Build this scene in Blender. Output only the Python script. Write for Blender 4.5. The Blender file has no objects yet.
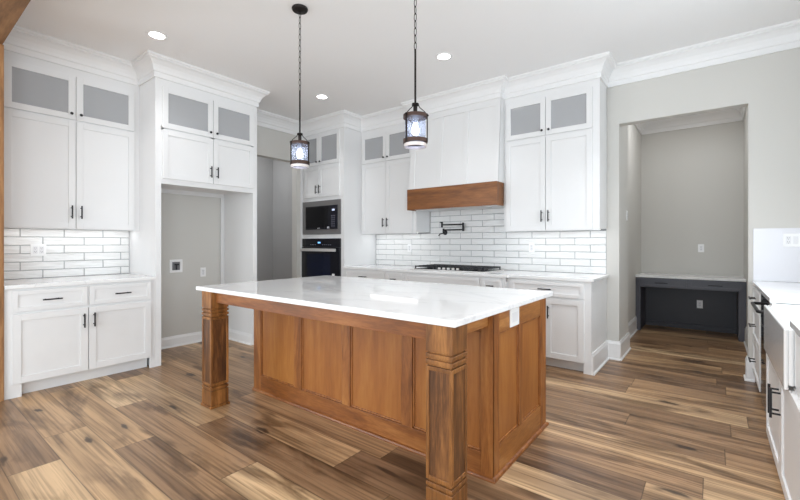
import bpy, bmesh, math, random
from mathutils import Vector, Matrix
C = bpy.context.scene.collection
sc = bpy.context.scene
PI = math.pi
random.seed(4)

# ------------------------------------------------------------------ camera, world, exposure
cam_d = bpy.data.cameras.new('camera'); cam = bpy.data.objects.new('camera', cam_d); C.objects.link(cam)
cam.location = (0, 0, 1.2552); cam.rotation_euler = (PI/2, 0, 0.6577)
cam_d.sensor_width = 36; cam_d.lens = 405.1/800*36; cam_d.shift_y = -7/800; cam_d.clip_start = .02
sc.camera = cam
sc.view_settings.view_transform = 'Standard'; sc.view_settings.look = 'None'
sc.view_settings.gamma = 1; sc.view_settings.use_curve_mapping = False
sc.view_settings.exposure = 0.14
sc.cycles.max_bounces = 10; sc.cycles.diffuse_bounces = 6; sc.cycles.transparent_max_bounces = 12
sc.cycles.sample_clamp_indirect = 6
w = bpy.data.worlds.new('world'); sc.world = w; w.use_nodes = True
w.node_tree.nodes['Background'].inputs[0].default_value = (.85, .92, 1, 1)
w.node_tree.nodes['Background'].inputs[1].default_value = 1.0

def area(name, loc, rot, sx, sy, power, col=(1, 1, 1), shape='RECTANGLE', parent=None, spread=PI):
    l = bpy.data.lights.new(name, 'AREA'); l.shape = shape; l.size = sx
    if shape in ('RECTANGLE', 'ELLIPSE'): l.size_y = sy
    l.energy = power; l.color = col; l.spread = spread
    o = bpy.data.objects.new(name, l); C.objects.link(o); o.location = loc; o.rotation_euler = rot
    if parent: o.parent = parent
    return o
# daylight at assumed windows out of view (their openings are built with the walls)
DAY = (.82, .92, 1.0)
area('daylight_rear', (-.9, -4.92, 1.5), (PI/2, 0, 0), 4.6, 2.3, 190, DAY)
area('daylight_side', (1.05, 3.0, 1.75), (0, PI/2, 0), 1.3, 1.5, 34, DAY)
area('fill_west', (-5.22, -2.2, 1.5), (0, -PI/2, 0), 2.2, 3.2, 110, DAY)  # added fill at an invented lounge window, brightens faces turned to -x
area('daylight_lounge', (3.92, -2.3, 1.4), (0, PI/2, 0), 2.4, 3.6, 200, DAY)

# ------------------------------------------------------------------ materials
def lin(c):
    return tuple(((v/255)/12.92 if v/255 <= .04045 else ((v/255+.055)/1.055)**2.4) for v in c) + (1,)
MATS = {}
def mat(name, col, rough=.5, metal=0, bump=0, bscale=60, coat=0, spec=None):
    if name in MATS: return MATS[name]
    m = bpy.data.materials.new(name); m.use_nodes = True; nt = m.node_tree
    b = nt.nodes['Principled BSDF']
    b.inputs['Base Color'].default_value = lin(col); b.inputs['Roughness'].default_value = rough
    b.inputs['Metallic'].default_value = metal; b.inputs['Coat Weight'].default_value = coat
    if spec is not None: b.inputs['Specular IOR Level'].default_value = spec
    tc = nt.nodes.new('ShaderNodeTexCoord'); n = nt.nodes.new('ShaderNodeTexNoise')
    n.inputs['Scale'].default_value = bscale; n.inputs['Detail'].default_value = 3
    nt.links.new(tc.outputs['Object'], n.inputs['Vector'])
    mr = nt.nodes.new('ShaderNodeMapRange'); mr.inputs['To Min'].default_value = max(0, rough-.04); mr.inputs['To Max'].default_value = min(1, rough+.04)
    nt.links.new(n.outputs['Fac'], mr.inputs['Value']); nt.links.new(mr.outputs[0], b.inputs['Roughness'])
    if bump:
        bp = nt.nodes.new('ShaderNodeBump'); bp.inputs['Strength'].default_value = bump; bp.inputs['Distance'].default_value = .002
        nt.links.new(n.outputs['Fac'], bp.inputs['Height']); nt.links.new(bp.outputs[0], b.inputs['Normal'])
    MATS[name] = m; return m
def emis(name, col, s):
    m = bpy.data.materials.new(name); m.use_nodes = True; b = m.node_tree.nodes['Principled BSDF']
    b.inputs['Base Color'].default_value = lin(col); b.inputs['Emission Color'].default_value = lin(col); b.inputs['Emission Strength'].default_value = s
    return m
def nd(nt, t, **k):
    n = nt.nodes.new(t)
    for a, v in k.items(): setattr(n, a, v)
    return n
def ramp(nt, stops):
    r = nt.nodes.new('ShaderNodeValToRGB'); e = r.color_ramp.elements
    while len(e) < len(stops): e.new(.5)
    for i, (p, c) in enumerate(stops): e[i].position = p; e[i].color = lin(c) if len(c) == 3 else c
    return r
def wood(name, dark, mid, light, axis='Z', rough=.38, scale=1.0, knots=True):
    m = bpy.data.materials.new(name); m.use_nodes = True; nt = m.node_tree; L = nt.links; b = nt.nodes['Principled BSDF']
    tc = nd(nt, 'ShaderNodeTexCoord'); oi = nd(nt, 'ShaderNodeObjectInfo')
    mp = nd(nt, 'ShaderNodeMapping')
    st = {'X': (1.1, 9, 9), 'Y': (9, 1.1, 9), 'Z': (9, 9, 1.1)}[axis]
    mp.inputs['Scale'].default_value = tuple(s*scale for s in st)
    va = nd(nt, 'ShaderNodeVectorMath', operation='ADD')
    mu = nd(nt, 'ShaderNodeMath', operation='MULTIPLY'); mu.inputs[1].default_value = 7.3
    L.new(oi.outputs['Random'], mu.inputs[0]); L.new(tc.outputs['Object'], va.inputs[0]); L.new(mu.outputs[0], va.inputs[1]); L.new(va.outputs[0], mp.inputs[0])
    n1 = nd(nt, 'ShaderNodeTexNoise'); n1.inputs['Scale'].default_value = .9; n1.inputs['Detail'].default_value = 6; n1.inputs['Distortion'].default_value = 1.2
    L.new(mp.outputs[0], n1.inputs['Vector'])
    n2 = nd(nt, 'ShaderNodeTexNoise'); n2.inputs['Scale'].default_value = 9; n2.inputs['Detail'].default_value = 4; n2.inputs['Distortion'].default_value = .4
    L.new(mp.outputs[0], n2.inputs['Vector'])
    mx = nd(nt, 'ShaderNodeMix'); mx.inputs[0].default_value = .3
    L.new(n1.outputs['Fac'], mx.inputs[2]); L.new(n2.outputs['Fac'], mx.inputs[3])
    r = ramp(nt, [(.3, dark), (.5, mid), (.68, light)])
    L.new(mx.outputs[0], r.inputs[0]); out = r.outputs[0]
    if knots:
        v = nd(nt, 'ShaderNodeTexVoronoi'); v.inputs['Scale'].default_value = .55; L.new(mp.outputs[0], v.inputs['Vector'])
        kr = ramp(nt, [(.0, (255, 255, 255)), (.11, (0, 0, 0))])
        L.new(v.outputs['Distance'], kr.inputs[0])
        km = nd(nt, 'ShaderNodeMath', operation='MULTIPLY'); km.inputs[1].default_value = .6; L.new(kr.outputs[0], km.inputs[0])
        m2 = nd(nt, 'ShaderNodeMix', data_type='RGBA'); L.new(km.outputs[0], m2.inputs[0]); L.new(out, m2.inputs[6])
        m2.inputs[7].default_value = lin(tuple(c*.5 for c in dark)); out = m2.outputs[2]
    L.new(out, b.inputs['Base Color']); b.inputs['Roughness'].default_value = rough
    bp = nd(nt, 'ShaderNodeBump'); bp.inputs['Strength'].default_value = .12; bp.inputs['Distance'].default_value = .002
    L.new(n2.outputs['Fac'], bp.inputs['Height']); L.new(bp.outputs[0], b.inputs['Normal'])
    return m

CAB = mat('white_cabinet_paint', (229, 229, 229), .38)
TRIM = mat('white_trim_paint', (236, 236, 236), .4)
CEIL = mat('white_ceiling_paint', (242, 242, 242), .9, bump=.15, bscale=90)
WALL = mat('greige_wall_paint', (206, 204, 199), .85, bump=.15, bscale=120)
HALLW = mat('grey_hall_paint', (180, 180, 180), .85, bump=.15, bscale=120)
BLACK = mat('black_metal', (30, 29, 32), .45, .2)
BRONZE = mat('dark_bronze_metal', (38, 33, 31), .45, .7)
NAVY = mat('charcoal_desk_paint', (80, 80, 88), .42)
STEEL = mat('brushed_steel', (214, 212, 210), .38, .4)
DSTEEL = mat('dark_stainless_steel', (132, 130, 130), .45, .5)
BGLASS = mat('black_appliance_glass', (14, 15, 24), .07, 0, spec=.7)
PLATE = mat('white_plastic', (240, 240, 240), .35)
DARK = mat('dark_slot', (35, 35, 38), .6)
GROUT = mat('grey_grout', (150, 152, 156), .9, bump=.2)
PORC = mat('white_fireclay', (240, 240, 240), .15, coat=.5)
W_ISL_V = wood('island_wood_vertical_grain', (98, 53, 22), (142, 86, 40), (170, 114, 58), 'Z', scale=1.6)
W_ISL_X = wood('island_wood_rail_grain', (92, 51, 23), (132, 78, 35), (160, 104, 54), 'X', scale=1.6)
W_ISL_Y = wood('island_wood_lit_side_grain', (116, 68, 30), (156, 100, 48), (184, 128, 70), 'Y', scale=1.6)  # lighter copy of the island wood, side light put into the colour
W_LEG = wood('leg_knotty_wood', (72, 42, 20), (128, 82, 40), (172, 118, 64), 'Z', scale=1.3)
W_LEGD = wood('leg_dark_knotty_wood', (46, 27, 16), (90, 56, 30), (142, 94, 52), 'Z', scale=1.5)
W_HOOD = wood('hood_band_wood', (96, 56, 26), (130, 80, 38), (152, 98, 52), 'X')
W_BEAM = wood('rough_sawn_beam_wood', (104, 70, 40), (150, 106, 66), (178, 134, 90), 'Z', .7)
W_BEAMX = wood('rough_sawn_beam_wood_long', (88, 60, 36), (128, 92, 58), (156, 118, 80), 'X', .7)

def quartz():
    m = bpy.data.materials.new('white_quartz'); m.use_nodes = True; nt = m.node_tree; L = nt.links; b = nt.nodes['Principled BSDF']
    tc = nd(nt, 'ShaderNodeTexCoord'); mp = nd(nt, 'ShaderNodeMapping'); mp.inputs['Rotation'].default_value = (0, 0, .5); mp.inputs['Scale'].default_value = (.5, 1.3, 1)
    L.new(tc.outputs['Object'], mp.inputs[0])
    n = nd(nt, 'ShaderNodeTexNoise'); n.inputs['Scale'].default_value = 1.4; n.inputs['Detail'].default_value = 7; n.inputs['Distortion'].default_value = .9
    L.new(mp.outputs[0], n.inputs['Vector'])
    r = ramp(nt, [(.485, (238, 238, 238)), (.5, (226, 226, 227)), (.515, (238, 238, 238))])
    L.new(n.outputs['Fac'], r.inputs[0]); L.new(r.outputs[0], b.inputs['Base Color'])
    b.inputs['Roughness'].default_value = .07
    return m
QUARTZ = quartz()

def tile_mat():
    m = bpy.data.materials.new('glazed_white_tile'); m.use_nodes = True; nt = m.node_tree; L = nt.links; b = nt.nodes['Principled BSDF']
    b.inputs['Base Color'].default_value = lin((234, 234, 233)); b.inputs['Roughness'].default_value = .16
    tc = nd(nt, 'ShaderNodeTexCoord'); mp = nd(nt, 'ShaderNodeMapping'); mp.inputs['Rotation'].default_value = (.3, .5, .2); mp.inputs['Scale'].default_value = (7, 7, 26)
    n = nd(nt, 'ShaderNodeTexNoise'); n.inputs['Scale'].default_value = 1; n.inputs['Detail'].default_value = 1.5
    L.new(tc.outputs['Object'], mp.inputs[0]); L.new(mp.outputs[0], n.inputs['Vector'])
    bp = nd(nt, 'ShaderNodeBump'); bp.inputs['Strength'].default_value = .8; bp.inputs['Distance'].default_value = .016
    L.new(n.outputs['Fac'], bp.inputs['Height']); L.new(bp.outputs[0], b.inputs['Normal'])
    return m
TILE = tile_mat()

def glass_mat(name, tint, gloss=.12, trans=1.0, bump=0):
    m = bpy.data.materials.new(name); m.use_nodes = True; nt = m.node_tree; L = nt.links
    nt.nodes.remove(nt.nodes['Principled BSDF'])
    t = nd(nt, 'ShaderNodeBsdfTransparent'); t.inputs[0].default_value = lin(tint)
    g = nd(nt, 'ShaderNodeBsdfGlossy'); g.inputs['Roughness'].default_value = .06
    f = nd(nt, 'ShaderNodeLayerWeight'); f.inputs[0].default_value = .25
    pw = nd(nt, 'ShaderNodeMath', operation='POWER'); pw.inputs[1].default_value = 3.5; L.new(f.outputs['Facing'], pw.inputs[0])
    a = nd(nt, 'ShaderNodeMath', operation='MULTIPLY_ADD'); a.inputs[1].default_value = .5; a.inputs[2].default_value = gloss; L.new(pw.outputs[0], a.inputs[0])
    mx = nd(nt, 'ShaderNodeMixShader'); L.new(a.outputs[0], mx.inputs[0]); L.new(t.outputs[0], mx.inputs[1]); L.new(g.outputs[0], mx.inputs[2])
    if bump:
        v = nd(nt, 'ShaderNodeTexVoronoi'); v.inputs['Scale'].default_value = 90; tc = nd(nt, 'ShaderNodeTexCoord'); L.new(tc.outputs['Object'], v.inputs['Vector'])
        bp = nd(nt, 'ShaderNodeBump'); bp.inputs['Strength'].default_value = bump; bp.inputs['Distance'].default_value = .004
        L.new(v.outputs['Distance'], bp.inputs['Height']); L.new(bp.outputs[0], g.inputs['Normal'])
    L.new(mx.outputs[0], nt.nodes['Material Output'].inputs[0])
    return m
def frosted():
    m = glass_mat('frosted_cabinet_glass', (235, 236, 238), .02); nt = m.node_tree; L = nt.links
    mx = [n for n in nt.nodes if n.type == 'MIX_SHADER'][0]; out = nt.nodes['Material Output']
    d_ = nd(nt, 'ShaderNodeBsdfDiffuse'); d_.inputs[0].default_value = lin((208, 209, 211))
    m2 = nd(nt, 'ShaderNodeMixShader'); m2.inputs[0].default_value = .55
    L.new(mx.outputs[0], m2.inputs[1]); L.new(d_.outputs[0], m2.inputs[2]); L.new(m2.outputs[0], out.inputs[0]); return m
PANE = frosted()
SEEDED = glass_mat('seeded_lamp_glass', (240, 243, 250), .03, bump=.3)
def seed():
    nt = SEEDED.node_tree; L = nt.links; mx = [n for n in nt.nodes if n.type == 'MIX_SHADER'][0]; out = nt.nodes['Material Output']
    t_ = nd(nt, 'ShaderNodeBsdfTranslucent'); t_.inputs[0].default_value = lin((225, 230, 240))
    m2 = nd(nt, 'ShaderNodeMixShader'); m2.inputs[0].default_value = .07
    L.new(mx.outputs[0], m2.inputs[1]); L.new(t_.outputs[0], m2.inputs[2]); L.new(m2.outputs[0], out.inputs[0])
seed()

def floor_mat():
    m = bpy.data.materials.new('wood_plank_floor'); m.use_nodes = True; nt = m.node_tree; L = nt.links; b = nt.nodes['Principled BSDF']
    uv = nd(nt, 'ShaderNodeUVMap'); uv.uv_map = 'UVMap'          # u = metres along, v = metres across
    at = nd(nt, 'ShaderNodeAttribute'); at.attribute_name = 'plank'   # r = tone, g = seed
    sp = nd(nt, 'ShaderNodeSeparateColor'); L.new(at.outputs['Color'], sp.inputs[0])
    su = nd(nt, 'ShaderNodeSeparateXYZ'); L.new(uv.outputs[0], su.inputs[0])
    cb = nd(nt, 'ShaderNodeCombineXYZ')
    mg = nd(nt, 'ShaderNodeMath', operation='MULTIPLY'); mg.inputs[1].default_value = 60; L.new(sp.outputs[1], mg.inputs[0])
    L.new(su.outputs[0], cb.inputs[0]); L.new(su.outputs[1], cb.inputs[1]); L.new(mg.outputs[0], cb.inputs[2])
    def noise(scale, sc_, det, dist):
        mp = nd(nt, 'ShaderNodeMapping'); mp.inputs['Scale'].default_value = scale; L.new(cb.outputs[0], mp.inputs[0])
        n = nd(nt, 'ShaderNodeTexNoise'); n.inputs['Scale'].default_value = sc_; n.inputs['Detail'].default_value = det; n.inputs['Distortion'].default_value = dist
        L.new(mp.outputs[0], n.inputs['Vector']); return n, mp
    n1, mp1 = noise((.6, 9, 1), 1.0, 3, .35)       # broad streaks
    n2, mp2 = noise((1.5, 62, 1), 1.0, 4, .15)       # fine grain
    # base tone by plank
    tone = ramp(nt, [(0, (148, 118, 91)), (.35, (180, 146, 111)), (.65, (206, 170, 129)), (1, (228, 197, 157))]); L.new(sp.outputs[0], tone.inputs[0])
    # streak multiplier
    r1 = ramp(nt, [(.32, (168, 158, 150)), (.5, (228, 223, 217)), (.66, (255, 252, 248))]); L.new(n1.outputs['Fac'], r1.inputs[0])
    r2 = ramp(nt, [(.34, (176, 170, 164)), (.56, (255, 255, 255))]); L.new(n2.outputs['Fac'], r2.inputs[0])
    mA = nd(nt, 'ShaderNodeMix', data_type='RGBA', blend_type='MULTIPLY'); mA.inputs[0].default_value = .85
    L.new(tone.outputs[0], mA.inputs[6]); L.new(r1.outputs[0], mA.inputs[7])
    mB = nd(nt, 'ShaderNodeMix', data_type='RGBA', blend_type='MULTIPLY'); mB.inputs[0].default_value = .8
    L.new(mA.outputs[2], mB.inputs[6]); L.new(r2.outputs[0], mB.inputs[7])
    n3, mp3 = noise((1.1, 4.5, 1), 1.3, 4, .6)      # cloudy dark patches
    r3 = ramp(nt, [(.34, (150, 140, 130)), (.47, (255, 255, 255))]); L.new(n3.outputs['Fac'], r3.inputs[0])
    mB3 = nd(nt, 'ShaderNodeMix', data_type='RGBA', blend_type='MULTIPLY'); mB3.inputs[0].default_value = .8
    L.new(mB.outputs[2], mB3.inputs[6]); L.new(r3.outputs[0], mB3.inputs[7]); mB = mB3
    # knots
    mpk = nd(nt, 'ShaderNodeMapping'); mpk.inputs['Scale'].default_value = (1.5, 4.5, 1); L.new(cb.outputs[0], mpk.inputs[0])
    wn = nd(nt, 'ShaderNodeTexNoise'); wn.inputs['Scale'].default_value = 3; L.new(mpk.outputs[0], wn.inputs['Vector'])
    wa = nd(nt, 'ShaderNodeMix', data_type='RGBA'); wa.inputs[0].default_value = .27; L.new(mpk.outputs[0], wa.inputs[6]); L.new(wn.outputs['Color'], wa.inputs[7])
    v = nd(nt, 'ShaderNodeTexVoronoi', voronoi_dimensions='2D'); v.inputs['Scale'].default_value = 1.0; L.new(wa.outputs[2], v.inputs['Vector'])
    kr = ramp(nt, [(.0, (255, 255, 255)), (.05, (245, 245, 245)), (.085, (130, 130, 130)), (.20, (60, 60, 60)), (.32, (0, 0, 0))]); L.new(v.outputs['Distance'], kr.inputs[0])
    gate = nd(nt, 'ShaderNodeSeparateColor'); L.new(v.outputs['Color'], gate.inputs[0])
    gt = nd(nt, 'ShaderNodeMath', operation='GREATER_THAN'); gt.inputs[1].default_value = .5; L.new(gate.outputs[0], gt.inputs[0])
    km = nd(nt, 'ShaderNodeMath', operation='MULTIPLY'); L.new(kr.outputs[0], km.inputs[0]); L.new(gt.outputs[0], km.inputs[1])
    ks = nd(nt, 'ShaderNodeMath', operation='MULTIPLY'); ks.inputs[1].default_value = .95; L.new(km.outputs[0], ks.inputs[0])
    mC = nd(nt, 'ShaderNodeMix', data_type='RGBA'); L.new(ks.outputs[0], mC.inputs[0]); L.new(mB.outputs[2], mC.inputs[6]); mC.inputs[7].default_value = lin((52, 38, 29))
    # seams
    at2 = nd(nt, 'ShaderNodeUVMap'); at2.uv_map = 'Edge'
    se = nd(nt, 'ShaderNodeSeparateXYZ'); L.new(at2.outputs[0], se.inputs[0])
    mn = nd(nt, 'ShaderNodeMath', operation='MINIMUM'); 
    def edge(sock, length_sock=None):
        pp = nd(nt, 'ShaderNodeMath', operation='ABSOLUTE'); L.new(sock, pp.inputs[0]); return pp
    ex = edge(se.outputs[0]); ey = edge(se.outputs[1])
    L.new(ex.outputs[0], mn.inputs[0]); L.new(ey.outputs[0], mn.inputs[1])
    sr = nd(nt, 'ShaderNodeMapRange'); sr.inputs['From Min'].default_value = .0012; sr.inputs['From Max'].default_value = .0035; sr.inputs['To Min'].default_value = .45; sr.inputs['To Max'].default_value = 1
    L.new(mn.outputs[0], sr.inputs['Value'])
    mD = nd(nt, 'ShaderNodeMix', data_type='RGBA', blend_type='MULTIPLY'); mD.inputs[0].default_value = 1; L.new(mC.outputs[2], mD.inputs[6]); L.new(sr.outputs[0], mD.inputs[7])
    L.new(mD.outputs[2], b.inputs['Base Color'])
    b.inputs['Roughness'].default_value = .36
    bp = nd(nt, 'ShaderNodeBump'); bp.inputs['Strength'].default_value = .25; bp.inputs['Distance'].default_value = .001
    L.new(n2.outputs['Fac'], bp.inputs['Height']); L.new(bp.outputs[0], b.inputs['Normal'])
    return m

# ------------------------------------------------------------------ mesh helpers
class MB:
    def __init__(s): s.bm = bmesh.new()
    def box(s, x0, x1, y0, y1, z0, z1):
        v = [s.bm.verts.new(p) for p in ((x0,y0,z0),(x1,y0,z0),(x1,y1,z0),(x0,y1,z0),(x0,y0,z1),(x1,y0,z1),(x1,y1,z1),(x0,y1,z1))]
        for f in ((0,3,2,1),(4,5,6,7),(0,1,5,4),(1,2,6,5),(2,3,7,6),(3,0,4,7)): s.bm.faces.new([v[i] for i in f])
        return s
    def prism(s, pts, z0, z1):                       # polygon in xy, ccw
        a = [s.bm.verts.new((x, y, z0)) for x, y in pts]; b = [s.bm.verts.new((x, y, z1)) for x, y in pts]
        s.bm.faces.new(a[::-1]); s.bm.faces.new(b); n = len(pts)
        for i in range(n): s.bm.faces.new((a[i], a[(i+1) % n], b[(i+1) % n], b[i]))
        return s
    def hexa(s, p):                                  # 8 points, bottom ring then top ring
        v = [s.bm.verts.new(q) for q in p]
        for f in ((0,3,2,1),(4,5,6,7),(0,1,5,4),(1,2,6,5),(2,3,7,6),(3,0,4,7)): s.bm.faces.new([v[i] for i in f])
        return s
    def tube(s, pts, r, n=10, closed=False, cap=True):
        pts = [Vector(p) for p in pts]; rings = []; N = len(pts)
        up = None
        for i, p in enumerate(pts):
            if closed: t = (pts[(i+1) % N]-pts[i-1]).normalized()
            else: t = (pts[min(i+1, N-1)]-pts[max(i-1, 0)]).normalized()
            if up is None: up = t.orthogonal().normalized()
            up = (up - t*up.dot(t)).normalized(); sd = t.cross(up)
            rr = r[i] if isinstance(r, (list, tuple)) else r
            rings.append([s.bm.verts.new(p + up*math.cos(2*PI*k/n)*rr + sd*math.sin(2*PI*k/n)*rr) for k in range(n)])
        rng = range(N) if closed else range(N-1)
        for i in rng:
            a, b = rings[i], rings[(i+1) % N]
            for k in range(n): s.bm.faces.new((a[k], a[(k+1) % n], b[(k+1) % n], b[k]))
        if cap and not closed: s.bm.faces.new(rings[0][::-1]); s.bm.faces.new(rings[-1])
        return s
    def lathe(s, prof, c=(0, 0, 0), n=32, axis='Z', close=False):
        rings = []
        for r, z in prof:
            ring = []
            for k in range(n):
                a = 2*PI*k/n; x, y = r*math.cos(a), r*math.sin(a)
                p = {'Z': (x, y, z), 'Y': (x, z, -y), 'X': (z, x, y)}[axis]
                ring.append(s.bm.verts.new((c[0]+p[0], c[1]+p[1], c[2]+p[2])))
            rings.append(ring)
        m = len(rings)
        for i in range(m if close else m-1):
            a, b = rings[i], rings[(i+1) % m]
            for k in range(n): s.bm.faces.new((a[k], a[(k+1) % n], b[(k+1) % n], b[k]))
        if not close:
            s.bm.faces.new(rings[0][::-1]); s.bm.faces.new(rings[-1])
        return s
    def build(s, name, m, parent=None, bevel=0.0, smooth=False, loc=None):
        bmesh.ops.recalc_face_normals(s.bm, faces=s.bm.faces)
        me = bpy.data.meshes.new(name); s.bm.to_mesh(me); s.bm.free()
        o = bpy.data.objects.new(name, me); C.objects.link(o); me.materials.append(m)
        if parent: o.parent = parent
        if loc: o.location = loc
        if smooth:
            for p in me.polygons: p.use_smooth = True
            md = o.modifiers.new('edge', 'EDGE_SPLIT'); md.split_angle = .7
        if bevel:
            md = o.modifiers.new('bevel', 'BEVEL'); md.width = bevel; md.segments = 2; md.limit_method = 'ANGLE'
        return o
def tag(o, label, cat, group=None, kind=None):
    o['label'] = label; o['category'] = cat
    if group: o['group'] = group
    if kind: o['kind'] = kind
    return o
def empty(name, loc, rz=0, label=None, cat=None, group=None):
    o = bpy.data.objects.new(name, None); C.objects.link(o); o.location = loc; o.rotation_euler = (0, 0, rz); o.empty_display_size = .1
    if label: tag(o, label, cat, group)
    return o
def struct(name, mb, m, **k):
    o = mb.build(name, m, **k); o['kind'] = 'structure'; return o
def kids(o): return [c for c in list(C.objects) if c.parent == o]
def copy_tree(o, parent=None, loc=None, rz=None, label=None):
    c = o.copy(); C.objects.link(c)
    if parent is not None: c.parent = parent
    if loc is not None: c.location = loc
    if rz is not None: c.rotation_euler = (0, 0, rz)
    if label: c['label'] = label
    for ch in kids(o): copy_tree(ch, c)
    return c
def sweep(profile, path, name, m, closed_prof=True, right=True):
    """profile = [(out, z)...] swept along an xy path, room on the right-hand side, mitred corners"""
    bm = bmesh.new(); n = len(path); P = [Vector(p) for p in path]; rings = []
    for i in range(n):
        d0 = (P[i]-P[i-1]).normalized() if i > 0 else None; d1 = (P[i+1]-P[i]).normalized() if i < n-1 else None
        if d0 is None: d0 = d1
        if d1 is None: d1 = d0
        n0 = Vector((d0.y, -d0.x)); n1 = Vector((d1.y, -d1.x)); mdir = n0+n1
        if mdir.length < 1e-6: mdir = n0
        mdir = mdir.normalized(); k = 1/max(.2, mdir.dot(n0))
        rings.append([bm.verts.new((P[i].x+mdir.x*o*k, P[i].y+mdir.y*o*k, z)) for o, z in profile])
    m_ = len(profile)
    for i in range(n-1):
        for j in range(m_): bm.faces.new((rings[i][j], rings[i][(j+1) % m_], rings[i+1][(j+1) % m_], rings[i+1][j]))
    bm.faces.new(rings[0]); bm.faces.new(rings[-1][::-1])
    b = MB(); b.bm.free(); b.bm = bm
    return b

# ------------------------------------------------------------------ key dimensions
LW, BW, RW, CZ = -5.17, 4.866, .93, 3.14
LF, UF, BC, UB = -4.475, -4.888, 4.155, 4.517
EX, TX = -.914, -4.235
CT0, CT1 = .885, .915
ZU, ZF, ZO = 1.386, 2.94, 2.53
JL, JR = -.795, .256

# ------------------------------------------------------------------ floor with real plank layout
def build_floor():
    PW = .2275; y = .43 - PW*24
    bm = bmesh.new(); uvl = bm.loops.layers.uv.new('UVMap'); ul2 = bm.loops.layers.uv.new('Edge'); cl = bm.loops.layers.float_color.new('plank')
    rnd = random.Random(11); k = 0
    known = {0: [-3.0], 2: [-2.87], 3: [-2.07], 9: [-.04], 20: [.07]}
    while y < 7.45:
        idx = round((y-.43)/PW); j = -6.9
        if idx in known: cuts = [known[idx][0]-1.52*k_ for k_ in (3, 2, 1)] + [known[idx][0]+1.52*k_ for k_ in range(0, 7)]
        else:
            s0 = -7.2 + rnd.random()*1.5; cuts = [s0+1.52*k_ for k_ in range(9)]
        cuts = [c for c in cuts if -6.9 < c < 4.0]; cuts = [-6.95]+cuts+[4.05]
        for a, b in zip(cuts, cuts[1:]):
            tone = min(1, max(0, rnd.gauss(.42, .25))); seed = rnd.random()
            if idx == 0 and abs(a+3.0) < .01: tone = .85
            if idx == 0 and abs(b+3.0) < .01: tone = .12
            if idx == 1 and a < -2.5 < b: tone = .7
            if idx == 3 and abs(a+2.07) < .01: tone = .95
            if idx == 3 and abs(b+2.07) < .01: tone = .25
            if idx == 2 and abs(a+2.87) < .01: tone = .2
            if idx == 2 and abs(b+2.87) < .01: tone = .62
            # split in four strips with edge distances so seams read in the material
            xm, ym = (a+b)/2, y+PW/2
            L = b-a
            pts = [(a, y), (b, y), (b, y+PW), (a, y+PW)]
            xs = [a, a+.01, b-.01, b]; ys = [y, y+.01, y+PW-.01, y+PW]
            ed = [0, .01, .01, 0]
            g = [[bm.verts.new((xs[i], ys[jj], 0)) for jj in range(4)] for i in range(4)]
            for i in range(3):
                for jj in range(3):
                    f = bm.faces.new((g[i][jj], g[i+1][jj], g[i+1][jj+1], g[i][jj+1]))
                    for lp, (ii, j2) in zip(f.loops, ((i, jj), (i+1, jj), (i+1, jj+1), (i, jj+1))):
                        lp[uvl].uv = (xs[ii], ys[j2]); lp[ul2].uv = (ed[ii], ed[j2]); lp[cl] = (tone, seed, 0, 1)
        y += PW; k += 1
    me = bpy.data.meshes.new('floor'); bm.to_mesh(me); bm.free(); me.materials.append(floor_mat())
    o = bpy.data.objects.new('floor', me); C.objects.link(o); o['kind'] = 'structure'
    return o
build_floor()
struct('floor_slab', MB().box(-6.9, 4.05, -5.1, 7.6, -.15, -.004), mat('concrete_slab', (150, 148, 145), .9))

# ------------------------------------------------------------------ walls and ceiling
struct('ceiling', MB().box(-6.9, 4.05, -5.1, 7.6, CZ, CZ+.12), CEIL)
T = .12
# left wall: solid to the hall opening, then header, then a stub
struct('wall_left', MB().box(LW-T, LW, .45, 2.93, 0, CZ).box(LW-T, LW, 2.93, 4.045, 2.525, CZ).box(LW-T, LW, 4.045, BW+T, 0, CZ), WALL)
struct('wall_hall_far', MB().box(-6.57, -6.45, 2.4, 4.62, 0, CZ).box(-6.45, LW-T, 4.5, 4.62, 0, CZ).box(-6.45, LW-T, 2.4, 2.52, 0, CZ), HALLW)
# back wall with the desk-nook opening
struct('wall_back', MB().box(LW, JL, BW, BW+T, 0, CZ).box(JL, JR, BW, BW+T, ZO, CZ).box(JR, RW+T, BW, BW+T, 0, CZ), WALL)
struct('wall_nook_left', MB().box(JL-T, JL, BW+T, 5.46, 0, CZ).box(-1.0, -.885, 5.46, 7.42, 0, CZ), WALL)
struct('wall_nook_back', MB().box(-.885, .455, 7.3, 7.42, 0, CZ), WALL)
struct('wall_nook_right', MB().box(.335, .455, BW+T, 7.3, 0, CZ), WALL)
# right wall with the window over the sink
wy0, wy1, wz0, wz1 = 2.25, 3.75, 1.1, 2.4
struct('wall_right', MB().box(RW, RW+T, .45, wy0, 0, CZ).box(RW, RW+T, wy1, BW, 0, CZ).box(RW, RW+T, wy0, wy1, 0, wz0).box(RW, RW+T, wy0, wy1, wz1, CZ), WALL)
struct('window_1', MB().box(RW-.02, RW+.06, wy0-.08, wy0, wz0-.08, wz1+.08).box(RW-.02, RW+.06, wy1, wy1+.08, wz0-.08, wz1+.08)
       .box(RW-.02, RW+.06, wy0, wy1, wz0-.08, wz0).box(RW-.02, RW+.06, wy0, wy1, wz1, wz1+.08).box(RW+.03, RW+.06, 2.98, 3.02, wz0, wz1), TRIM)
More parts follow.
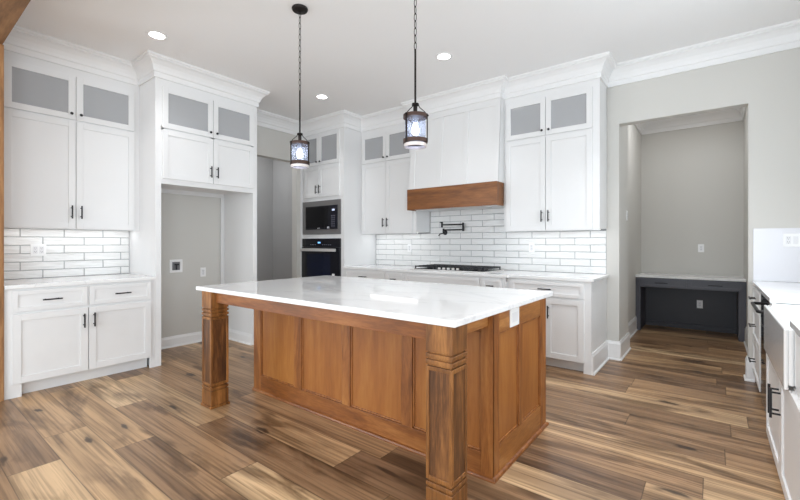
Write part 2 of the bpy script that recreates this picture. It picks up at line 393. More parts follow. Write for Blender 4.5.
# lounge behind the camera
struct('wall_lounge_left', MB().box(LW-T, LW, -5.1, -3.8, 0, CZ).box(LW-T, LW, -.6, .45, 0, CZ).box(LW-T, LW, -3.8, -.6, 0, .4).box(LW-T, LW, -3.8, -.6, 2.6, CZ), WALL)  # window opening added to hold the west fill light
struct('wall_lounge_right', MB().box(4.0, 4.12, -5.1, -4.1, 0, CZ).box(4.0, 4.12, -.5, .6, 0, CZ).box(4.0, 4.12, -4.1, -.5, 0, .2).box(4.0, 4.12, -4.1, -.5, 2.6, CZ), WALL)
struct('wall_lounge_front', MB().box(RW, 4.0, .45, .57, 0, CZ), WALL)
struct('wall_rear', MB().box(LW, -3.2, -5.12, -5.0, 0, CZ).box(1.4, 4.0, -5.12, -5.0, 0, CZ).box(-3.2, 1.4, -5.12, -5.0, 0, .35).box(-3.2, 1.4, -5.12, -5.0, 2.65, CZ), WALL)

# wood-cased post and beam between lounge and kitchen
struct('trim_1', MB().box(LW, -4.455, .47, .624, 0, 2.83), W_BEAM, bevel=.004)
struct('trim_2', MB().box(LW, RW, .44, .618, 2.83, CZ), W_BEAMX, bevel=.006)

# crown moulding
z0 = ZF
prof = [(0, z0), (.016, z0), (.016, z0+.052), (.026, z0+.06), (.032, z0+.085), (.048, z0+.118), (.075, z0+.148), (.1, z0+.162), (.1, z0+.172), (.112, z0+.18), (.112, CZ+.003), (0, CZ+.003)]
path = [(UF, .646), (UF, 1.735), (LF, 1.735), (LF, 2.892), (LW, 2.892), (LW, 4.155), (TX, 4.155), (TX, UB), (-3.205, UB), (-3.205, 4.42), (-1.955, 4.42), (-1.955, UB), (EX, UB), (EX, BW), (RW, BW), (RW, .646)]
struct('trim_3', sweep(prof, path, '', TRIM), TRIM)
struct('trim_4', sweep(prof, [(JL, BW+T), (JL, 5.46), (-.885, 5.46), (-.885, 7.3), (.335, 7.3), (.335, BW+T)], '', TRIM), TRIM)

# baseboards
def bprof(h, t=.016): return [(0, 0), (t+.012, 0), (t+.011, .012), (t, .02), (t, h-.03), (t*.6, h-.012), (t*.45, h), (0, h)]
struct('baseboard_back', sweep(bprof(.2), [(EX, 4.156), (EX, BW), (JL, BW), (JL, 5.46), (-.885, 5.46), (-.885, 6.715)], '', TRIM), TRIM)
struct('baseboard_right', sweep(bprof(.2), [(.335, 6.715), (.335, BW+T), (JR, BW+T), (JR, BW), (.30, BW)], '', TRIM), TRIM)
struct('baseboard_left', sweep(bprof(.13), [(LW, 1.79), (LW, 2.836), (-4.48, 2.836)], '', TRIM), TRIM)
struct('baseboard_hall', sweep(bprof(.13), [(-6.45, 2.52), (-6.45, 4.5), (LW-T, 4.5)], '', TRIM), TRIM)
struct('baseboard_lounge', sweep(bprof(.13), [(LW, -5.0), (LW, .47)], '', TRIM), TRIM)

# ------------------------------------------------------------------ cabinet parts (local frame: x along the face, y into the cabinet, face at y=0)
def shaker(x0, x1, z0, z1, parent, name='door', rail=.055, t=.02, m=None, glass=False, pl=.009):
    b = MB(); y0, y1 = -t, 0
    b.box(x0, x0+rail, y0, y1, z0, z1); b.box(x1-rail, x1, y0, y1, z0, z1)
    b.box(x0+rail, x1-rail, y0, y1, z0, z0+rail); b.box(x0+rail, x1-rail, y0, y1, z1-rail, z1)
    if not glass: b.box(x0+rail, x1-rail, y0+pl, y1, z0+rail, z1-rail)
    d = b.build(name, m or CAB, parent, bevel=.0012)
    if glass: MB().box(x0+rail-.004, x1-rail+.004, -.011, -.007, z0+rail-.004, z1-rail+.004).build('glass_pane', PANE, d)
    return d
def bar(cx, cz, parent, length=.125, vertical=True, y=-.02, out=.032, m=None, name='handle'):
    b = MB(); h = length/2; w_ = .0055
    if vertical:
        b.box(cx-w_, cx+w_, y-out-w_*2, y-out, cz-h, cz+h)
        for s in (-1, 1): b.box(cx-w_*.8, cx+w_*.8, y-out, y, cz+s*(h-.022)-.004, cz+s*(h-.022)+.004)
    else:
        b.box(cx-h, cx+h, y-out-w_*2, y-out, cz-w_, cz+w_)
        for s in (-1, 1): b.box(cx+s*(h-.022)-.004, cx+s*(h-.022)+.004, y-out, y, cz-w_*.8, cz+w_*.8)
    return b.build(name, m or BLACK, parent, bevel=.0012)
def knob(cx, cz, parent, y=-.02):
    return MB().lathe([(.004, 0), (.005, -.012), (.012, -.016), (.0135, -.021), (.012, -.026), (.004, -.028)][::1], (cx, y, cz), 16, 'Y').build('knob', BLACK, parent, smooth=True)
def pair(parent, a0, a1, b0, b1, z0, z1, hz, glass=False, kn=False, rail=.055, off=.034, length=.125):
    d = shaker(a0, a1, z0, z1, parent, rail=rail, glass=glass); e = shaker(b0, b1, z0, z1, parent, rail=rail, glass=glass)
    if kn: knob(a1-off, hz, d); knob(b0+off, hz, e)
    else: bar(a1-off, hz, d, length); bar(b0+off, hz, e, length)
def drawer(x0, x1, z0, z1, parent, hl=.13, m=None, hm=None, rail=.035):
    d = shaker(x0, x1, z0, z1, parent, 'drawer', rail=rail, m=m)
    if hl: bar((x0+x1)/2, (z0+z1)/2, d, hl, False, m=hm)
    return d
def frame(parent, w_, z0, z1, openings, m=None, t=.02, name='face_frame'):
    """face frame as a slab from 0..w, z0..z1 with rectangular openings [(x0,x1,z0,z1)] stacked by z"""
    xs = sorted({0, w_, *[o[0] for o in openings], *[o[1] for o in openings]}); zs = sorted({z0, z1, *[o[2] for o in openings], *[o[3] for o in openings]})
    b = MB()
    for i in range(len(xs)-1):
        for j in range(len(zs)-1):
            cx, cz = (xs[i]+xs[i+1])/2, (zs[j]+zs[j+1])/2
            if not any(o[0] < cx < o[1] and o[2] < cz < o[3] for o in openings): b.box(xs[i], xs[i+1], 0, t, zs[j], zs[j+1])
    o = b.build(name, m or CAB, parent)
    bm = bmesh.new(); bm.from_mesh(o.data); bmesh.ops.remove_doubles(bm, verts=bm.verts, dist=1e-5)
    seen = {}
    for f in list(bm.faces):
        k = tuple(round(c, 4) for c in f.calc_center_median()); seen.setdefault(k, []).append(f)
    bmesh.ops.delete(bm, geom=[f for v in seen.values() if len(v) > 1 for f in v], context='FACES')
    bm.to_mesh(o.data); bm.free(); return o
def shell(parent, w_, d, z0, z1, shelves=(), t=.018, y0=.02, m=None, name='carcass'):
    b = MB().box(0, t, y0, d, z0, z1).box(w_-t, w_, y0, d, z0, z1).box(t, w_-t, d-.008, d, z0, z1).box(t, w_-t, y0, d-.008, z0, z0+t).box(t, w_-t, y0, d-.008, z1-t, z1)
    for s in shelves: b.box(t, w_-t, y0, d-.008, s, s+t)
    return b.build(name, m or CAB, parent)
LED = emis('under_cabinet_led', (255, 254, 252), 2.6)
def led(parent, x0, x1, y, z, power):
    MB().box(x0, x1, y-.012, y+.012, z-.01, z).build('light_strip', LED, parent)
    a = area('strip_lamp', ((x0+x1)/2, y, z-.014), (0, 0, 0), x1-x0, .03, power, (.95, .98, 1), parent=parent)

SEP = 2.43
# ---- left upper cabinet (faces +x): local x = world y - .646
def upper(loc, rz, w_, d, doors, label, ledx, ledp, power, zt=SEP, group='upper wall cabinets'):
    r = empty('upper_cabinet', loc, rz, label, 'cabinet', group)
    a0, a1, b0, b1 = doors
    frame(r, w_, ZU, ZF+.001, [(a0+.012, a1-.0, ZU+.03, zt-.02), (b0+.0, b1-.012, ZU+.03, zt-.02), (a0+.012, a1-.012, zt+.04, 2.84), (b0+.012, b1-.012, zt+.04, 2.84)])
    shell(r, w_, d, ZU+.02, ZF, (zt,))
    pair(r, a0, a1, b0, b1, ZU+.008, zt-.006, ZU+.165)
    pair(r, a0, a1, b0, b1, zt+.012, 2.862, zt+.065, glass=True, kn=True)
    led(r, ledx[0], ledx[1], ledp, ZU+.019, power)
    return r
ul = upper((UF, .646, 0), PI/2, 1.735-.646-.001, UF-LW-.016, (.03, .535, .541, 1.038), 'white two-tier wall cabinet left of the refrigerator niche, above the left counter', (.02, 1.06), .13, .55)
MB().box(-.021, 0, .002, .25, ZU, ZF).build('filler_strip', CAB, ul)
upper((TX+.003, UB, 0), 0, -3.207-TX-.003, BW-UB-.016, (.032, .498, .504, .975), 'white two-tier wall cabinet between the oven tower and the range hood', (.04, .93), .16, .45)
upper((-1.942, UB, 0), 0, EX+1.942, BW-UB-.016, (.032, .484, .490, .96), 'white two-tier wall cabinet right of the range hood, nearest the desk nook', (.03, 1.0), .16, .5)

# ---- refrigerator surround
r = empty('refrigerator_surround', (LF, 1.735, 0), PI/2, 'tall white surround with an empty refrigerator niche below two-tier doors', 'cabinet')
W = 2.892-1.735
MB().box(0, .055, 0, LF-LW-.002, 0, ZF).build('side_panel', CAB, r, bevel=.001)
MB().box(W-.055, W, 0, LF-LW-.002, 0, ZF).build('side_panel', CAB, r, bevel=.001)
MB().box(.0551, W-.0551, 0, .02, 1.866, 1.93).box(.0551, W-.0551, 0, .02, SEP-.012, SEP+.03).box(.0551, W-.0551, 0, .02, 2.85, ZF).box(.0551, .08, 0, .0199, 1.93, 2.85).box(W-.08, W-.0551, 0, .0199, 1.93, 2.85).box(.57, .615, 0, .0199, 1.93, 2.85).build('face_frame', CAB, r)
b = MB().box(.056, W-.056, .02, LF-LW-.004, 1.90, 1.918).box(.056, W-.056, .02, LF-LW-.004, SEP, SEP+.018).box(.056, W-.056, .02, LF-LW-.004, 2.90, 2.918).box(.056, W-.056, LF-LW-.014, LF-LW-.004, 1.918, 2.9)
b.box(.056, W-.056, LF-LW-.024, LF-LW-.004, 1.85, 1.90).box(W-.10, W-.056, LF-LW-.024, LF-LW-.004, .14, 1.85)
b.build('niche_lining', CAB, r)
pair(r, .062, .590, .596, W-.056, 1.922, SEP-.006, 2.047)
pair(r, .062, .590, .596, W-.056, SEP+.01, 2.862, SEP+.062, glass=True, kn=True)

# ---- left base cabinet
def toe(parent, w_, d, l, r_, depth=.07):
    MB().box(l, w_-r_, depth, depth+.02, 0, .105).build('toe_kick', CAB, parent)
def base_box(parent, w_, d, z1=CT0, sides=(True, True)):
    b = MB().box(0, .02, .021, d, .0, z1).box(w_-.02, w_, .021, d, .0, z1).box(.02, w_-.02, .021, d, .105, .123).box(.02, w_-.02, d-.01, d, .123, z1)
    b.build('carcass', CAB, parent)
r = empty('base_cabinet', (LF, .646, 0), PI/2, 'white base cabinet with two drawers over two doors, under the left counter', 'cabinet', 'white base cabinets')
W = 1.735-.646-.001
frame(r, W, .105, CT0, [])
MB().box(0, .085, 0, .02, 0, .105).box(.04, .085, .02, .07, 0, .105).build('foot', CAB, r); MB().box(W-.05, W, 0, .02, 0, .105).build('foot', CAB, r)
base_box(r, W, LF-LW-.01); toe(r, W, .6, .05, .05)
drawer(.025, .52, .697, .866, r); drawer(.538, W-.045, .697, .866, r)
pair(r, .025, .525, .532, W-.045, .113, .676, .565)

MB().box(-.021, 0, .002, .6, 0, CT0).build('filler_strip', CAB, r)
# ---- back base cabinets
d = BW-BC-.01
r = empty('base_cabinet', (TX+.003, BC, 0), 0, 'white base cabinet with one wide drawer, between oven tower and cooktop', 'cabinet', 'white base cabinets')
W = -3.432-TX-.003
frame(r, W, .105, CT0, []); base_box(r, W, d); toe(r, W, d, .0, .0)
drawer(.03, W-.02, .715, .866, r); pair(r, .03, .4, .41, W-.02, .113, .70, .565)
r = empty('base_cabinet', (-3.43, BC-.04, 0), 0, 'bumped-out white base cabinet under the gas cooktop', 'cabinet', 'white base cabinets')
W = -1.752+3.43
frame(r, W, .105, CT0, []); base_box(r, W, d+.04, .84); toe(r, W, d, .06, .06)
MB().box(0, .05, 0, .02, 0, .105).build('foot', CAB, r); MB().box(W-.05, W, 0, .02, 0, .105).build('foot', CAB, r)
for a, b_ in ((.035, .32), (1.405, 1.635)):
    drawer(a, b_, .715, .866, r, .085); drawer(a, b_, .42, .70, r, .085); drawer(a, b_, .113, .405, r, .085)
shaker(.35, 1.375, .715, .866, r, 'false_front', rail=.035)
pair(r, .35, .858, .866, 1.375, .113, .70, .60)
r = empty('base_cabinet', (-1.75, BC, 0), 0, 'white base cabinet with end panel, at the right end of the back counter', 'cabinet', 'white base cabinets')
W = EX+1.75
frame(r, W, .105, CT0, []); base_box(r, W, d); toe(r, W, d, .0, .07)
MB().box(W-.07, W, 0, .02, 0, .105).build('foot', CAB, r)
drawer(.045, W-.062, .718, .866, r); pair(r, .045, .404, .410, W-.062, .105, .70, .565)

# ---- oven tower
r = empty('oven_tower', (LW+.003, BC, 0), 0, 'tall white cabinet housing a microwave above a wall oven', 'cabinet')
W = TX-LW-.003; D = BW-BC-.01
ox0, ox1 = .014, .872
frame(r, W, .105, ZF, [(ox0, ox1, .60, 1.325), (ox0, ox1, 1.385, 1.90), (.06, .39, 2.50, 2.86), (.46, .82, 2.50, 2.86)])
MB().box(0, .018, .02, D, 0, ZF).box(W-.02, W, .02, D, 0, ZF).box(.018, W-.02, D-.01, D, 0, ZF).box(.018, W-.02, .02, D-.01, 1.34, 1.37).box(.018, W-.02, .02, D-.01, 1.915, 1.933)\
    .box(.018, W-.02, .02, D-.01, .57, .588).box(.018, W-.02, .02, D-.01, 2.44, 2.458).build('carcass', CAB, r)
MB().box(.05, W-.05, .07, .09, 0, .105).build('toe_kick', CAB, r)
pair(r, .048, .402, .408, .848, 1.957, 2.425, 2.07, rail=.05)
pair(r, .048, .402, .408, .848, 2.445, 2.915, 2.495, glass=True, kn=True, rail=.05)
drawer(.02, .868, .12, .33, r); drawer(.02, .868, .345, .56, r)
MB().box(-.001, .006, -.045, 0, .0, ZF).build('filler_strip', CAB, r)

mw = empty('microwave_oven', (LW+.003+ox0, BC, 0), 0, 'built-in black microwave with wide grey steel trim, above the wall oven', 'microwave')
w_ = ox1-ox0
MB().box(0, w_, -.012, 0, 1.387, 1.898).box(.01, w_-.01, 0, .40, 1.395, 1.89).build('trim_kit', DSTEEL, mw, bevel=.002)
MB().box(.085, w_-.06, -.022, -.012, 1.462, 1.818).build('door', BGLASS, mw, bevel=.002)
MB().box(.105, .60, -.0235, -.022, 1.49, 1.80).build('window', mat('smoked_window', (8, 8, 12), .05), mw)
cp = MB().box(.66, w_-.065, -.0245, -.022, 1.47, 1.81).build('control_panel', mat('dark_panel', (22, 22, 34), .15), mw)
k = MB()
for i in range(6):
    for j in range(3): k.box(.675+j*.028, .693+j*.028, -.0255, -.0245, 1.50+i*.03, 1.516+i*.03)
k.build('button', mat('grey_button_print', (88, 88, 100), .4), cp)
MB().box(.69, .745, -.0255, -.0245, 1.735, 1.76).build('display', emis('cool_display', (190, 200, 225), .8), cp)
MB().box(.36, .42, -.024, -.0235, 1.476, 1.486).box(.58, .63, -.024, -.0235, 1.474, 1.50).build('badge', mat('pale_badge', (190, 190, 195), .4), mw)

ov = empty('wall_oven', (LW+.003+ox0, BC, 0), 0, 'black glass wall oven with steel bar handle, below the microwave', 'oven')
MB().box(.01, w_-.01, 0, .58, .605, 1.32).build('body', DSTEEL, ov)
MB().box(0, w_, -.02, 0, 1.195, 1.323).build('control_panel', BGLASS, ov, bevel=.002)
MB().box(.37, .43, -.0212, -.02, 1.25, 1.272).build('display', emis('blue_display', (120, 180, 240), 1.2), ov)
k = MB()
for x in (.2, .235, .27, .31, .47, .51, .55, .6, .64): k.box(x, x+.016, -.021, -.02, 1.225, 1.232)
k.build('panel_marks', mat('pale_print', (170, 170, 185), .4), ov)
dr = MB().box(0, w_, -.03, 0, .602, 1.19).build('door', BGLASS, ov, bevel=.002)
MB().box(.13, w_-.2, -.0315, -.03, .68, 1.08).build('window', mat('oven_window', (20, 26, 46), .05), dr)
MB().box(.02, w_-.05, -.075, -.058, 1.128, 1.172).box(.05, .07, -.058, -.03, 1.138, 1.162).box(w_-.10, w_-.08, -.058, -.03, 1.138, 1.162).build('handle', STEEL, dr, bevel=.004)
MB().box(w_-.16, w_-.11, -.0315, -.03, .735, .80).build('sticker', PLATE, dr)

# ------------------------------------------------------------------ counters
tag(MB().prism([(LW+.001, .626), (LF+.03, .626), (LF+.03, 1.734), (LW+.001, 1.734)], CT0, CT1).build('countertop', QUARTZ, bevel=.003), 'white stone countertop on the left base cabinet', 'countertop')
tag(MB().prism([(TX+.002, BW-.002), (TX+.002, BC-.025), (-3.46, BC-.025), (-3.46, BC-.068), (-1.725, BC-.068), (-1.725, BC-.025), (EX+.024, BC-.025), (EX+.024, BW-.002)], CT0, CT1)
    .build('countertop', QUARTZ, bevel=.003), 'long white stone countertop along the back wall under the cooktop', 'countertop')

# ------------------------------------------------------------------ backsplashes
def tiles(segs, z0, ph, fn, name, label):
    """segs = [(u0, u1, top)], one running-bond field over all of them"""
    RH, TL, G = .0795, .3275, .0035
    u0, u1 = segs[0][0], segs[-1][1]
    root = empty(name, fn((u0+u1)/2, .001, z0), 0, label, 'backsplash'); ox = Vector(root.location)
    g = MB()
    for a_, c_, zt_ in segs:
        p = fn(a_, .001, z0), fn(c_, .004, zt_)
        g.box(min(p[0][0], p[1][0])-ox.x, max(p[0][0], p[1][0])-ox.x, min(p[0][1], p[1][1])-ox.y, max(p[0][1], p[1][1])-ox.y, 0, zt_-z0)
    g.build('grout', GROUT, root)
    b = MB(); rnd = random.Random(7); row = 0; z = z0+.001; zmax = max(q[2] for q in segs)
    while z < zmax-.01:
        act = [q for q in segs if q[2] > z+.012]
        runs = []
        for q in act:
            top = min(z+RH-G, q[2])
            if runs and abs(runs[-1][1]-q[0]) < 1e-6 and abs(runs[-1][2]-top) < 1e-6: runs[-1][1] = q[1]
            else: runs.append([q[0], q[1], top])
        off = ph + (TL/2 if row % 2 else 0)
        for r0, r1, zt in runs:
            u = r0 - TL + ((off-r0) % TL)
            while u < r1:
                a, c = max(u, r0)+G/2, min(u+TL, r1)-G/2
                if c-a > .01 and zt-z > .01:
                    h = .0095; e = .004; j = [rnd.uniform(-.0009, .0009) for _ in range(4)]
                    q = [(a, .003, z), (c, .003, z), (c, .003, zt), (a, .003, zt), (a+e, h+j[0], z+e), (c-e, h+j[1], z+e), (c-e, h+j[2], zt-e), (a+e, h+j[3], zt-e)]
                    b.hexa([tuple(Vector(fn(*t_))-ox) for t_ in q])
                u += TL
        z += RH; row += 1
    b.build('tiles', TILE, root)
    return root
ZT = ZU+.018
tiles([(TX+.002, -3.203, ZT), (-3.203, -1.947, 1.72), (-1.947, EX-.004, ZT)], CT1+.001, -1.407+.16375, lambda u, o, z: (u, BW-o, z), 'tile_backsplash', 'long white wavy subway-tile backsplash on the back wall, up behind the pot filler')
tiles([(.646, 1.734, ZT)], CT1+.001, .832+.16375, lambda u, o, z: (LW+o, u, z), 'tile_backsplash', 'short white subway-tile backsplash above the left counter')
tag(MB().box(.289, RW-.001, BW-.012, BW-.001, CT1+.001, 1.385).build('splash_panel', mat('white_gloss_panel', (222, 222, 227), .2)), 'plain white splash panel right of the desk nook opening, above the right counter', 'backsplash')

# ------------------------------------------------------------------ range hood
hx0, hx1, hy = -3.205, -1.955, 4.345
r = empty('range_hood', (0, 0, 0), 0, 'white panelled range hood with a brown wood band, above the cooktop', 'range hood')
top, bot = ZF+.001, 1.962
ty, tx0, tx1 = 4.42, hx0, hx1
MB().hexa([(hx0, hy+.012, bot), (hx1+.011, hy+.012, bot), (hx1+.011, BW-.013, bot), (hx0, BW-.013, bot), (tx0, ty+.012, top), (tx1+.011, ty+.012, top), (tx1+.011, BW-.013, top), (tx0, BW-.013, top)]).build('shroud', CAB, r)
def hb(xa, xb, za, zb, xa2=None, xb2=None):
    f = lambda z: hy + (ty-hy)*(z-bot)/(top-bot)
    o_ = .008; xa2 = xa if xa2 is None else xa2; xb2 = xb if xb2 is None else xb2
    return MB().hexa([(xa, f(za)+o_-.008, za), (xb, f(za)-.0, za), (xb, f(za)+.02, za), (xa, f(za)+.02, za), (xa2, f(zb), zb), (xb2, f(zb), zb), (xb2, f(zb)+.02, zb), (xa2, f(zb)+.02, zb)])
for a, b_ in ((hx0, hx0+.075), (-2.766, -2.714), (-2.40, -2.348), (hx1-.05, hx1+.011)): hb(a, b_, bot, 2.86).build('batten', CAB, r, bevel=.001)
hb(hx0, hx1+.011, 2.861, top).build('top_rail', CAB, r)
MB().box(-3.222, -1.945, 4.324, 4.345, 1.69, 1.963).box(-3.222, -3.204, 4.345, 4.512, 1.69, 1.963).box(-1.963, -1.945, 4.345, 4.512, 1.69, 1.963).build('wood_band', W_HOOD, r, bevel=.003)
ins = MB().box(-3.2, -1.965, 4.346, BW-.014, 1.70, 1.74).build('hood_insert', CAB, r)
MB().box(-2.95, -2.2, 4.42, 4.74, 1.693, 1.70).build('filter_grille', STEEL, ins)

# ------------------------------------------------------------------ gas cooktop
r = empty('gas_cooktop', (-2.548, 4.205, CT1), 0, 'black and steel gas cooktop with cast iron grates, on the back counter', 'cooktop')
MB().box(-.515, .515, -.01, .53, 0, .012).build('body', STEEL, r, bevel=.004)
MB().box(-.485, .485, .015, .505, .012, .016).build('burner_deck', mat('black_enamel', (24, 24, 28), .25), r)
for cx, hw in ((-.325, .155), (0, .155), (.325, .155)):
    g = MB(); y0_, y1_ = (.03, .495) if cx else (.10, .495)
    for x in (cx-hw, cx+hw-.012): g.box(x, x+.012, y0_, y1_, .034, .05)
    for k in range(6):
        y = y0_+(y1_-y0_-.012)*k/5; g.box(cx-hw, cx+hw, y, y+.012, .036, .052)
    for k in (-.06, .06): g.box(cx+k-.005, cx+k+.005, y0_, y1_, .036, .052)
    for x in (cx-hw, cx+hw-.012):
        for y in (y0_, y1_-.012): g.box(x, x+.012, y, y+.012, .012, .036)
    g.build('grate', mat('cast_iron', (34, 34, 38), .55), r)
for x, y, q in ((-.325, .14, .04), (-.325, .38, .035), (0, .30, .055), (.325, .14, .035), (.325, .38, .04)):
    MB().lathe([(q, .014), (q, .024), (q*.8, .028), (q*.8, .034), (.004, .035)], (x, y, 0), 24).build('burner', mat('burner_cap', (20, 20, 22), .5), r, smooth=True)
for k in range(5):
    MB().lathe([(.019, .012), (.018, .034), (.015, .038), (.003, .0385)], (-.13+k*.065, .055, 0), 20).build('knob', STEEL, r, smooth=True)

# ------------------------------------------------------------------ pot filler
r = empty('pot_filler', (-2.95, BW-.012, 1.40), 0, 'black folding pot filler tap on the tiles above the cooktop', 'tap')
MB().lathe([(.034, 0), (.034, -.008), (.02, -.012), (.014, -.05), (.003, -.051)], (0, 0, 0), 24, 'Y').build('wall_flange', BLACK, r, smooth=True)
MB().tube([(0, -.05, -.02), (0, -.05, .055)], .014, 14).build('pivot', BLACK, r, smooth=True)
MB().tube([(0, -.05, .035), (.31, -.055, .035)], .0095, 12).build('lower_arm', BLACK, r, smooth=True)
MB().tube([(.31, -.055, .015), (.31, -.055, .128)], .015, 14).build('elbow_joint', BLACK, r, smooth=True)
MB().tube([(.31, -.06, .105), (0.0, -.09, .105)], .0095, 12).build('upper_arm', BLACK, r, smooth=True)
MB().tube([(0, -.09, .07), (0, -.09, .145)], .014, 14).tube([(-.035, -.09, .14), (.01, -.09, .14)], .008, 10).build('spout', BLACK, r, smooth=True)
MB().tube([(0, -.055, -.012), (-.04, -.075, -.02), (-.06, -.08, -.045)], .008, 10).build('lever', BLACK, r, smooth=True)

# ------------------------------------------------------------------ island
IX0, IX1, IY0, IY1 = -3.118, EX, 1.984, 2.834
isl = empty('kitchen_island', ((IX0+IX1)/2, (IY0+IY1)/2, 0), 0, 'large honey-brown wooden island base with panelled sides and two carved legs', 'island')
ox, oy = isl.location.x, isl.location.y
def ib(*a): return (a[0]-ox, a[1]-ox, a[2]-oy, a[3]-oy, a[4], a[5])
MB().box(*ib(IX0+.022, IX1-.022, IY0+.022, IY1-.022, 0, CT0)).build('body', W_ISL_V, isl)
PMATS = [W_ISL_V, wood('island_panel_wood', (128, 74, 31), (150, 92, 41), (166, 110, 54), 'Z', scale=.7, knots=False)]
for a, b_ in ((IX0+.09, -2.565), (-2.495, -2.035), (-1.97, -1.515), (-1.445, -.98)): MB().box(*ib(a, b_, IY0+.013, IY0+.022, .13, .79)).build('panel', PMATS[1], isl)
for a, b_ in ((2.055, 2.35), (2.40, 2.725)): MB().box(*ib(IX1-.022, IX1-.011, a, b_, .16, .775)).build('panel', PMATS[1], isl)
# seating side face
for a, b_ in ((IX0, IX0+.10), (-2.571, -2.487), (-2.042, -1.965), (-1.521, -1.44), (-.985, IX1)):
    MB().box(*ib(a, b_, IY0, IY0+.0139, .135 if a > IX0 and b_ < IX1 else 0.0, CT0)).build('stile', W_ISL_V, isl, bevel=.002)
for a, b_ in ((IX0+.10, -2.571), (-2.487, -2.042), (-1.965, -1.521), (-1.44, -.985)):
    q = MB()
    for t_ in ((a, a+.012, .135, .785), (b_-.012, b_, .135, .785), (a, b_, .135, .147), (a, b_, .773, .785)): q.box(*ib(t_[0], t_[1], IY0+.006, IY0+.0139, t_[2], t_[3]))
    q.build('panel_bead', W_ISL_V, isl, bevel=.003)
MB().box(*ib(IX0+.1001, -.9851, IY0, IY0+.0138, 0, .135)).build('bottom_rail', W_ISL_X, isl, bevel=.002)
MB().box(*ib(IX0+.1001, -.9851, IY0, IY0+.0138, .785, CT0)).build('top_rail', W_ISL_X, isl, bevel=.002)
# right end face
for a, b_ in ((IY0+.0005, 2.062), (2.345, 2.405), (2.72, IY1)):
    MB().box(*ib(IX1-.0139, IX1, a, b_, .165 if 2.1 < a < 2.5 else 0, .77 if 2.1 < a < 2.5 else CT0)).build('stile', W_ISL_V, isl, bevel=.002)
for z_, z2 in ((0, .165), (.77, CT0)):
    MB().box(*ib(IX1-.0138, IX1, 2.0621, 2.7199, z_, z2)).build('bottom_rail' if z_ == 0 else 'top_rail', W_ISL_Y, isl, bevel=.002)
for a, b_ in ((2.0621, 2.345), (2.405, 2.7199)):
    q = MB()
    for t_ in ((a, a+.012, .165, .77), (b_-.012, b_, .165, .77), (a, b_, .165, .177), (a, b_, .758, .77)): q.box(*ib(IX1-.0139, IX1-.005, t_[0], t_[1], t_[2], t_[3]))
    q.build('panel_bead', W_ISL_V, isl, bevel=.003)
# left end and working side
for a, b_ in ((IY0+.0005, 2.08), (2.74, IY1)): MB().box(*ib(IX0, IX0+.0139, a, b_, 0, CT0)).build('stile', W_ISL_V, isl, bevel=.002)
MB().box(*ib(IX0, IX0+.0138, 2.0801, 2.7399, 0, .165)).build('bottom_rail', W_ISL_Y, isl)
MB().box(*ib(IX0, IX0+.0138, 2.0801, 2.7399, .77, CT0)).build('top_rail', W_ISL_Y, isl)
for k in range(4):
    a = IX0+.03+k*.545; MB().box(*ib(a, a+.51, IY1-.0139, IY1+.004, .12, .86)).build('door', W_ISL_V, isl, bevel=.003)
# shoe moulding
q = sweep([(0, 0), (.016, 0), (.016, .006), (.011, .015), (0, .019)], [(p[0]-ox, p[1]-oy) for p in ((IX0, IY0), (IX0, IY1), (IX1, IY1), (IX1, IY0), (IX0, IY0))][::-1], '', W_ISL_X)
bmesh.ops.reverse_faces(q.bm, faces=q.bm.faces)
q.build('shoe_moulding', W_ISL_X, isl)
# legs
def leg(cx, cy):
    q = MB(); h = .0705
    for a, b_, w2 in ((.757, CT0, h), (.748, .757, h-.007), (.730, .748, h+.001), (.720, .730, h-.007), (.700, .720, h+.001), (.690, .700, h-.007), (.158, .168, h-.007), (.138, .158, h), (.130, .138, h-.006), (.018, .130, h), (0, .018, h+.007)):
        q.box(cx-w2-ox, cx+w2-ox, cy-w2-oy, cy+w2-oy, a, b_)
    q.box(cx-h+.012-ox, cx+h-.012-ox, cy-h+.012-oy, cy+h-.012-oy, .16, .70)
    l = q.build('leg', W_LEG, isl, bevel=.0025)
    q = MB(); i = h-.005
    q.box(cx-i-ox, cx+i-ox, cy-i-oy, cy+i-oy, .168, .690)
    q.build('shaft', W_LEGD, l)
    q = MB(); s_ = .017
    for sx in (-1, 1):
        for sy in (-1, 1):
            xa, xb = sorted((cx+sx*h, cx+sx*(h-s_))); ya, yb = sorted((cy+sy*h, cy+sy*(h-s_)))
            q.box(xa-ox, xb-ox, ya-oy, yb-oy, .168, .690)
    for za, zb in ((.168, .188), (.670, .690)):
        q.box(cx-h+s_-ox, cx+h-s_-ox, cy-h-oy, cy+h-oy, za, zb); q.box(cx-h-ox, cx+h-ox, cy-h+s_-oy, cy+h-s_-oy, za, zb)
    q.build('shaft_frame', W_LEG, l, bevel=.0025)
    return l
leg(-3.066, 1.617); leg(-.982, 1.628)
MB().box(*ib(-2.994, -1.053, 1.585, 1.608, .800, CT0)).build('apron', W_ISL_X, isl, bevel=.002)
MB().box(*ib(-.965, -.942, 1.700, IY0-.001, .815, CT0)).build('apron', W_ISL_Y, isl, bevel=.002)
MB().box(*ib(-3.14, -3.117, 1.689, IY0-.001, .815, CT0)).build('apron', W_ISL_Y, isl, bevel=.002)
# end outlet
q = MB().box(*ib(IX1, IX1+.007, 2.20, 2.33, .775, .882)).build('outlet_cover', PLATE, isl, bevel=.002); q['label'] = 'white outlet cover under the counter edge'
MB().box(*ib(IX1+.007, IX1+.0085, 2.225, 2.305, .80, .855)).build('outlet_face', mat('outlet_face_white', (228, 228, 230), .3), q)
tag(MB().box(-3.225, -.888, 1.542, 2.906, CT0, CT1).build('countertop', QUARTZ, bevel=.003), 'large white stone slab on the wooden island', 'countertop')

